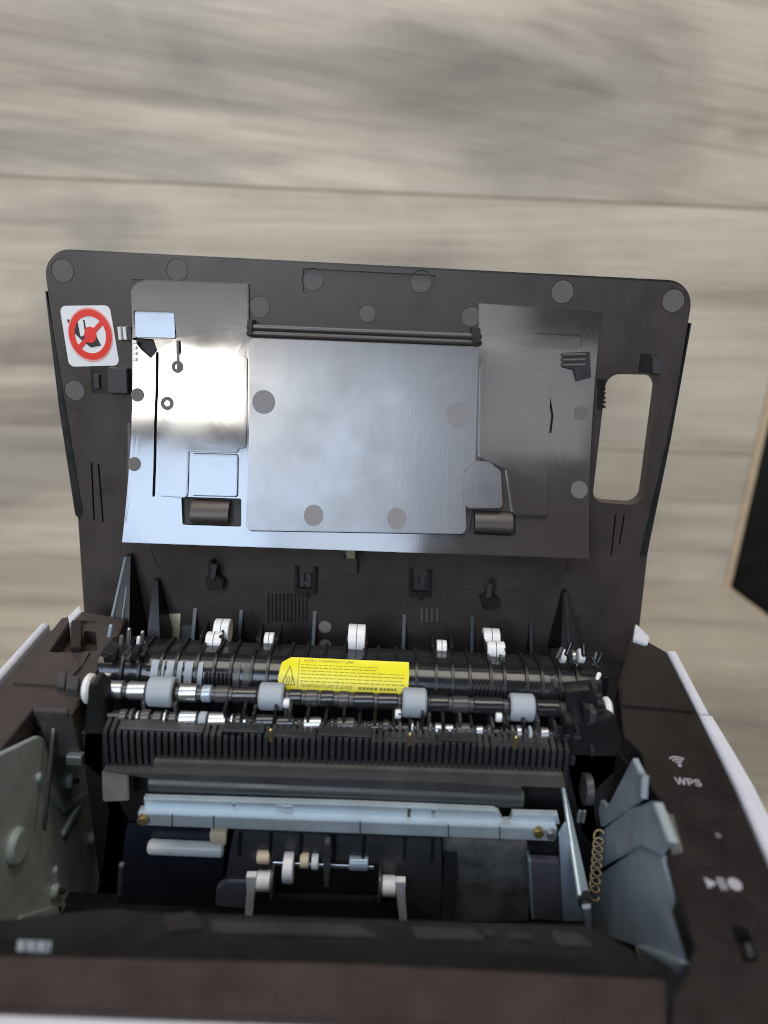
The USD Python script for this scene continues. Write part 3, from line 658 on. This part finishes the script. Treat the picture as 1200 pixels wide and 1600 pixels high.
# brass spring
P = []
s0 = np.array([*[vert(.245).at(936, 1302)[0]], .245, vert(.245).at(936, 1302)[1]]); s1 = np.array([vert(.230).at(928, 1402)[0], .230, vert(.230).at(928, 1402)[1]])
for i in range(97):
    t = i/96; a = t*2*math.pi*8; c_ = s0 + (s1 - s0)*t
    P.append(c_ + .0021*np.array([math.cos(a), math.sin(a)*.8, math.sin(a)*.6]))
obj('coil_spring', [tube(P, .0005, 8)], DGOLD, pr, smooth=60)
ew = obj('end_gears', [cylx(vert(.25).at(915, 1260)[0], vert(.25).at(928, 1260)[0], .257, vert(.25).at(915, 1250)[1], .007, 24)], CHAR, pr)
obj('contact_pins', [tube([(vert(.243).at(906 + d, 1270)[0], .243, vert(.243).at(906, 1283)[1]), (vert(.243).at(906 + d, 1270)[0], .243, vert(.243).at(906, 1268)[1])], .0008, 8) for d in (0, 7)], SHEEN, ew)
vslab(.2500, [(158, 1206), (200, 1206), (202, 1252), (160, 1254)], .006, mat('pinkish_grey_rubber', (.20, .175, .16), .55, bump=.4, bscale=700, var=.2), 'friction_pad', .0015, .0008)
# inner black side frames
for P, y in (([(140, 1060), (165, 1090), (165, 1200), (190, 1250), (215, 1300), (200, 1440), (146, 1440), (166, 1265), (152, 1215), (124, 1190)], .262),):
    vslab(y, P, .010, BLACK, 'left_inner_frame', .002, .0015)
vslab(.2620, [(880, 1135), (960, 1120), (990, 1190), (962, 1210), (930, 1240), (938, 1300), (925, 1330), (905, 1300), (885, 1210)], .010, BLACK, 'right_inner_frame', .002, .0015)
obj('frame_edge', prismx([(.300, .168), (.262, .160), (.240, .118), (.240, .115), (.2635, .157), (.300, .165)], CX - .1290, CX - .1275), CHAR, pr)
vslab(.2250, [(185, 1352), (192, 1354), (187, 1402), (182, 1402)], .002, SHEEN, 'bright_wire', .0004, .0004)

# right hinge linkage
rr = random.Random(2)
hl = obj('hinge_linkage', [boxm(vert(.31).at(872, 1030)[0], vert(.31).at(946, 1030)[0], .300, .326, .148, .166)], BLACK, pr)
for i in range(12):
    u = 870 + rr.uniform(0, 66); v = 1000 + rr.uniform(0, 62); y = .30 + rr.uniform(-.006, .01); q = vert(y); c_ = q.at(u, v); l = rr.uniform(.0008, .0040)
    obj('link_pin', [tube([(c_[0], y, c_[1] - l), (c_[0] + rr.uniform(-.002, .002), y + .002, c_[1] + l*.4)], rr.uniform(.0007, .0015), 10)], rr.choice([SHEEN, CHAR, WHITE, BLACK, BLACKG]), hl)
for u, v, w in ((881, 1030, 9), (897, 1032, 7), (910, 1030, 10)):
    q = vert(.298); a_ = q.at(u - w/2, v); b_ = q.at(u + w/2, v); obj('link_bush', cylx(a_[0], b_[0], .301, a_[1], .0035, 18), WHITE if u != 897 else SHEEN, hl)
# left hinge linkage
hl = obj('hinge_linkage', [boxm(vert(.31).at(165, 1020)[0], vert(.31).at(232, 1020)[0], .300, .330, .145, .160)], BLACK, pr)
for u, v, m_, l in ((187, 1003, MARK, .004), (199, 995, SHEEN, .006), (214, 1005, WHITE, .004), (220, 998, SHEEN, .005), (201, 1018, STEELB, .005), (170, 985, STEELB, .003), (224, 1015, CHAR, .006)):
    q = vert(.305); c_ = q.at(u, v); obj('link_pin', [tube([(c_[0], .305, c_[1] - l), (c_[0] + .0008, .306, c_[1] + l*.6)], .0011, 10)], m_, hl)
obj('link_plate', [boxm(vert(.30).at(158, 1040)[0], vert(.30).at(190, 1040)[0], .292, .300, .150, .1655)], CHAR, hl)

# ---- decks
ld = [(128, 955), (196, 966), (182, 1000), (130, 1082), (113, 1112), (52, 1108), (-10, 1185), (-60, 1330), (-260, 1560), (-420, 1560), (-120, 1190), (4, 1068), (74, 988)]
dp = DECK.poly(ld)
hole1 = DECK.poly([(108, 978), (112, 1018), (79, 1020)]); hole2 = DECK.poly([(132, 985), (150, 988), (152, 1016), (124, 1019)], 0, .001)
ldm = solid(dp, -.010, 0, .0008) - solid(unary_union([hole1, hole2]), -.008, .01)
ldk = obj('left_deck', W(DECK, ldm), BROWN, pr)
obj('deck_step', DECK.ext(DECK.poly([(22, 1062), (96, 966), (126, 960), (150, 970), (108, 972), (78, 1018), (112, 1022), (128, 1040), (100, 1072), (20, 1068)], .0012, .0004), -.001, .0014, .0006), BROWN, ldk)
obj('deck_latch', [DECK.slab([(106, 1054), (124, 1056), (120, 1078), (102, 1076)], -.001, .004, .0004, .0006), DECK.slab([(90, 1050), (104, 1046), (100, 1075), (88, 1072)], -.002, .0025, .0004, .0006)], CHAR, ldk)
obj('deck_post', DECK.slab([(112, 968), (128, 968), (126, 1012), (110, 1012)], -.006, .003, .0008, .0008), BROWN_D, ldk)
yt = DECK.O[1] + DECK.at(82, 1112)[1]*math.cos(DK)
vslab(yt - .001, [(53, 1112), (112, 1116), (126, 1182), (82, 1184)], .008, BROWN, 'deck_drop', .0006, .0008, ldk)
obj('drop_cap', DECK.slab([(53, 1103), (106, 1106), (104, 1114), (52, 1112)], -.001, .0016, 0, .0006), CHAR, ldk)
vslab(yt - .004, [(102, 1182), (127, 1184), (128, 1197), (103, 1196)], .004, SHEEN, 'foot_clip', .0004, .0005, ldk)
vslab(yt - .004, [(-20, 1150), (42, 1125), (44, 1150), (30, 1185), (-20, 1240)], .02, BROWN_D, 'inner_wall', .0008, .001, ldk)

inner = [(984, 1003), (966, 1070), (975, 1150), (1003, 1178), (1012, 1222), (1032, 1250), (1048, 1322), (1042, 1340), (1086, 1478), (1074, 1522), (1050, 1560), (1050, 1680)]
outer = [(1330, 1680), (1262, 1500), (1198, 1347), (1148, 1232), (1094, 1122), (1041, 1018), (1014, 1003)]
rp_ = DECK.poly(inner + outer)
rdm = solid(rp_, -.010, 0, .0008)
port = DECK.poly([(1142, 1445), (1168, 1450), (1186, 1500), (1160, 1506)], 0, .0015)
rdm = rdm - solid(port, -.007, .01)
ringc = DECK.pts([(1132, 1425)])[0]; b1 = DECK.pts([(1098, 1325)])[0]; b0 = DECK.pts([(1095, 1262)])[0]
for c_, r in ((ringc, .0105), (b1, .0085), (b0, .0075)):
    rdm = rdm - solid(Point(c_).buffer(r + .00015, quad_segs=20).difference(Point(c_).buffer(r - .00015, quad_segs=20)), -.0003, .01)
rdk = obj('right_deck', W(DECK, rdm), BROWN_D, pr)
obj('port_tab', DECK.slab([(1164, 1470), (1174, 1474), (1180, 1496), (1170, 1496)], -.006, -.0015, .0004, .0005), CHAR, rdk)
obj('deck_raise', DECK.slab([(988, 1010), (1016, 1008), (1038, 1024), (1086, 1112), (972, 1102), (970, 1072)], -.001, .0012, .0006, .0008), BROWN_D, rdk)
obj('inner_skirt', [DECK.ext(LineString(DECK.pts(inner[1:4])).buffer(.0010), -.028, -.0102)], BLACK, rdk)
def dtext(t, u, v, h, m_=WPRINT, rot=-18):
    tm = meshkit.text_mesh(t, h, .0001, True); v_ = np.array(tm.vertices); v_[:, :2] -= (v_[:, :2].max(0) + v_[:, :2].min(0))/2
    a = math.radians(rot); v_[:, :2] = v_[:, :2] @ np.array([[math.cos(a), math.sin(a)], [-math.sin(a), math.cos(a)]]); c_ = DECK.pts([(u, v)])[0]
    v_[:, :2] += c_; v_[:, 2] += .0001
    obj('printed_text', trimesh.Trimesh(DECK.world(v_), tm.faces, process=False), m_, rdk, smooth=False)
dtext('WPS', 1075, 1222, .0034, rot=-4)
def dprint(p, name): obj(name, DECK.ext(p, -.0002, .00015), WPRINT, rdk)
c_ = DECK.pts([(1062, 1196)])[0]
wf = [Point(c_).buffer(.0008)]
for r in (.0022, .0036, .0050):
    wf.append(Point(c_).buffer(r).difference(Point(c_).buffer(r - .0007)).intersection(Polygon([tuple(c_), (c_[0] - .007, c_[1] + .008), (c_[0] + .007, c_[1] + .008)])))
dprint(unary_union(wf), 'printed_symbol')
c_ = DECK.pts([(1131, 1381)])[0]
sy = [Polygon([(c_[0] - .0062, c_[1] - .0022), (c_[0] - .0062, c_[1] + .0022), (c_[0] - .0024, c_[1])])]
for i in range(2): sy.append(sbox(c_[0] - .0018 + i*.0014, c_[1] - .0024, c_[0] - .0010 + i*.0014, c_[1] + .0024))
sy.append(Point((c_[0] + .0038, c_[1])).buffer(.0024))
dprint(unary_union(sy), 'printed_symbol')
obj('indicator_lens', DECK.ext(Point(DECK.pts([(1122, 1306)])[0]).buffer(.0012), -.0003, .0004, .0002), MARK, rdk)
obj('sheet_reflector', DECK.slab([(1040, 1270), (1052, 1272), (1068, 1330), (1050, 1336)], -.0005, .0006, .0006, .0003), mat('grey_green_pad', (.09, .095, .09), .4, var=.2), rdk)

# white outer case: side walls standing on the table
def strip(P, w, name, m_, top=.0004, down=-.155, side=1):
    p = DECK.pts(P); o = LineString(p).buffer(w, single_sided=True, join_style=2) if False else None
    l = np.array(p); d = np.gradient(l, axis=0); d /= np.linalg.norm(d, axis=1)[:, None]; nrm = np.stack([d[:, 1], -d[:, 0]], 1)*side
    ws = np.asarray(w)[:, None] if np.ndim(w) else w
    q = Polygon(list(map(tuple, l + nrm*.0005)) + list(map(tuple, (l + nrm*(.0005 + ws))[::-1]))).buffer(0)
    return DECK.ext(q, down, top, .0016)
obj('case_side', strip([(1041, 1018), (1066, 1067), (1092, 1118)], .0044, 'case', CASE, .0012, side=-1), CASE, pr)
obj('case_side', strip([(1091, 1120), (1120, 1176), (1148, 1232), (1174, 1292), (1198, 1347), (1230, 1420), (1262, 1500), (1330, 1680)], [.0056, .0066, .0073, .0076, .0077, .0077, .0077, .0077], 'case', CASE, .0018, side=-1), CASE, pr)
obj('case_corner', DECK.slab([(993, 972), (1016, 995), (1012, 1006), (990, 998)], -.02, .002, .0008, .001), CASE, pr)
obj('case_side', strip([(78, 976), (4, 1060), (-120, 1184), (-420, 1550)], .004, 'case', CASE, .0012, side=1), CASE, pr)
obj('case_corner', DECK.slab([(106, 962), (124, 944), (127, 955), (108, 974)], -.02, .003, .0004, .0008), CASE, pr)
bx0 = DECK.at(125, 960)[0]; bx1 = DECK.at(1010, 1000)[0]
obj('case_back', [boxm(bx0 + .002, bx1 - .002, .3495, .352, .004, .1365)], CASE, pr)

# front: dark lip and brown panel, white case below it
FR = horiz(.1480)
fp = obj('front_panel', FR.slab([(-260, 1484), (0, 1490), (560, 1503), (1040, 1528), (1043, 1600), (1043, 1625), (560, 1596), (0, 1575), (-260, 1566)], -.012, 0, .0008, .0014), mat('front_brown_plastic', (.040, .029, .028), .34, spec=.35, bump=.1, bscale=1500, var=.15), pr)
FR2 = horiz(.1440)
obj('front_ledge', FR2.slab([(-200, 1462), (0, 1462), (560, 1472), (1010, 1502), (1030, 1524), (1030, 1545), (560, 1518), (-200, 1500)], -.004, 0, .0006, .0008), mat('dull_black_lip', (.006, .007, .008), .4, spec=.2, var=.2), pr)
FR3 = horiz(.1360)
fi = obj('front_inner_tray', FR3.slab([(-120, 1448), (180, 1418), (230, 1424), (920, 1445), (1000, 1490), (1010, 1520), (560, 1500), (-120, 1480)], -.004, 0, .001, .0008), mat('grey_green_plastic', (.009, .0115, .0125), .30, spec=.3, var=.3), pr)
for P in ([(255, 1430), (300, 1422), (322, 1452), (262, 1458)], [(328, 1436), (560, 1444), (600, 1466), (332, 1458)], [(640, 1446), (740, 1450), (760, 1470), (650, 1468)], [(752, 1448), (772, 1449), (775, 1464), (756, 1463)], [(790, 1454), (830, 1456), (835, 1470), (795, 1468)], [(860, 1452), (905, 1458), (930, 1480), (870, 1478)]):
    obj('tray_lug', FR3.slab(P, -.001, .0007, .0008, .0005), RIBM if P[0][0] in (328, 640, 860) else BLACK, fi)
obj('bar_code_plate', FR2.slab([(28, 1468), (80, 1470), (78, 1488), (26, 1486)], -.001, .0006, .0003, .0002), STEELB, pr)
for i in range(9):
    u = 31 + i*5.3; obj('plate_stroke', FR2.slab([(u, 1470), (u + 2.3, 1470), (u + 2.3, 1486), (u, 1486)], -.0002, .0008), INK if i % 3 else WPRINT, fp)
FR4 = horiz(.1455)
obj('front_case', FR4.slab([(-300, 1568), (0, 1578), (560, 1599), (1043, 1630), (1043, 1700), (-300, 1660)], -.130, 0, 0, .0025), CASE, pr)
FR5 = horiz(.1445)
obj('cavity_front', [boxm(bxl, bxr, .150, .154, .05, .1355)], BLACK, pr)
obj('base_plate', [boxm(CX - .150, CX + .135, .13, .345, .004, .0095)], BLACK, pr)
rr = random.Random(21)
eb = vslab(.268, [(884, 1082), (930, 1078), (940, 1120), (930, 1150), (888, 1146)], .008, BLACKG, 'bearing_block', .001, .0008)
for i in range(16):
    u = 868 + rr.uniform(0, 62); v = 1070 + rr.uniform(0, 118); y = .2565 + rr.uniform(0, .006); q = vert(y); c_ = q.at(u, v); w = rr.uniform(.0006, .0016); h = rr.uniform(.0008, .0030)
    obj('block_detail', [boxm(c_[0] - w, c_[0] + w, y - .001, y + .006, c_[1] - h, c_[1] + h)], rr.choice([CHAR, BLACKG, RIBM, RIBM, SHEEN]), eb)
for i in range(14):
    u = 168 + rr.uniform(0, 66); v = 1022 + rr.uniform(0, 40); y = .288 + rr.uniform(0, .006); q = vert(y); c_ = q.at(u, v); w = rr.uniform(.0008, .0026); h = rr.uniform(.0008, .0026)
    obj('link_detail', [boxm(c_[0] - w, c_[0] + w, y - .001, y + .006, c_[1] - h, c_[1] + h)], rr.choice([CHAR, BLACKG, RIBM, BLACK]), hl)
gear = vert(.266); c_ = gear.at(912, 1112); g = [((.0078 + (.0009 if k % 2 else 0))*math.cos(k*math.pi/18) + c_[0], (.0078 + (.0009 if k % 2 else 0))*math.sin(k*math.pi/18) + c_[1]) for k in range(36)]
yy, zz = .268, c_[1]
gm = Manifold.extrude(CrossSection([np.array([(math.cos(k*math.pi/18)*(.0066 + .0010*(k % 2)), math.sin(k*math.pi/18)*(.0066 + .0010*(k % 2))) for k in range(36)])], m3.FillRule.EvenOdd), .004)
v_, f_, _ = meshkit.arrays(gm); v_ = np.stack([v_[:, 2] + vert(.27).at(925, 1112)[0], v_[:, 0] + .272, v_[:, 1] + SZ], 1)
obj('drive_gear', trimesh.Trimesh(v_, f_, process=False), BLACKG, pr)
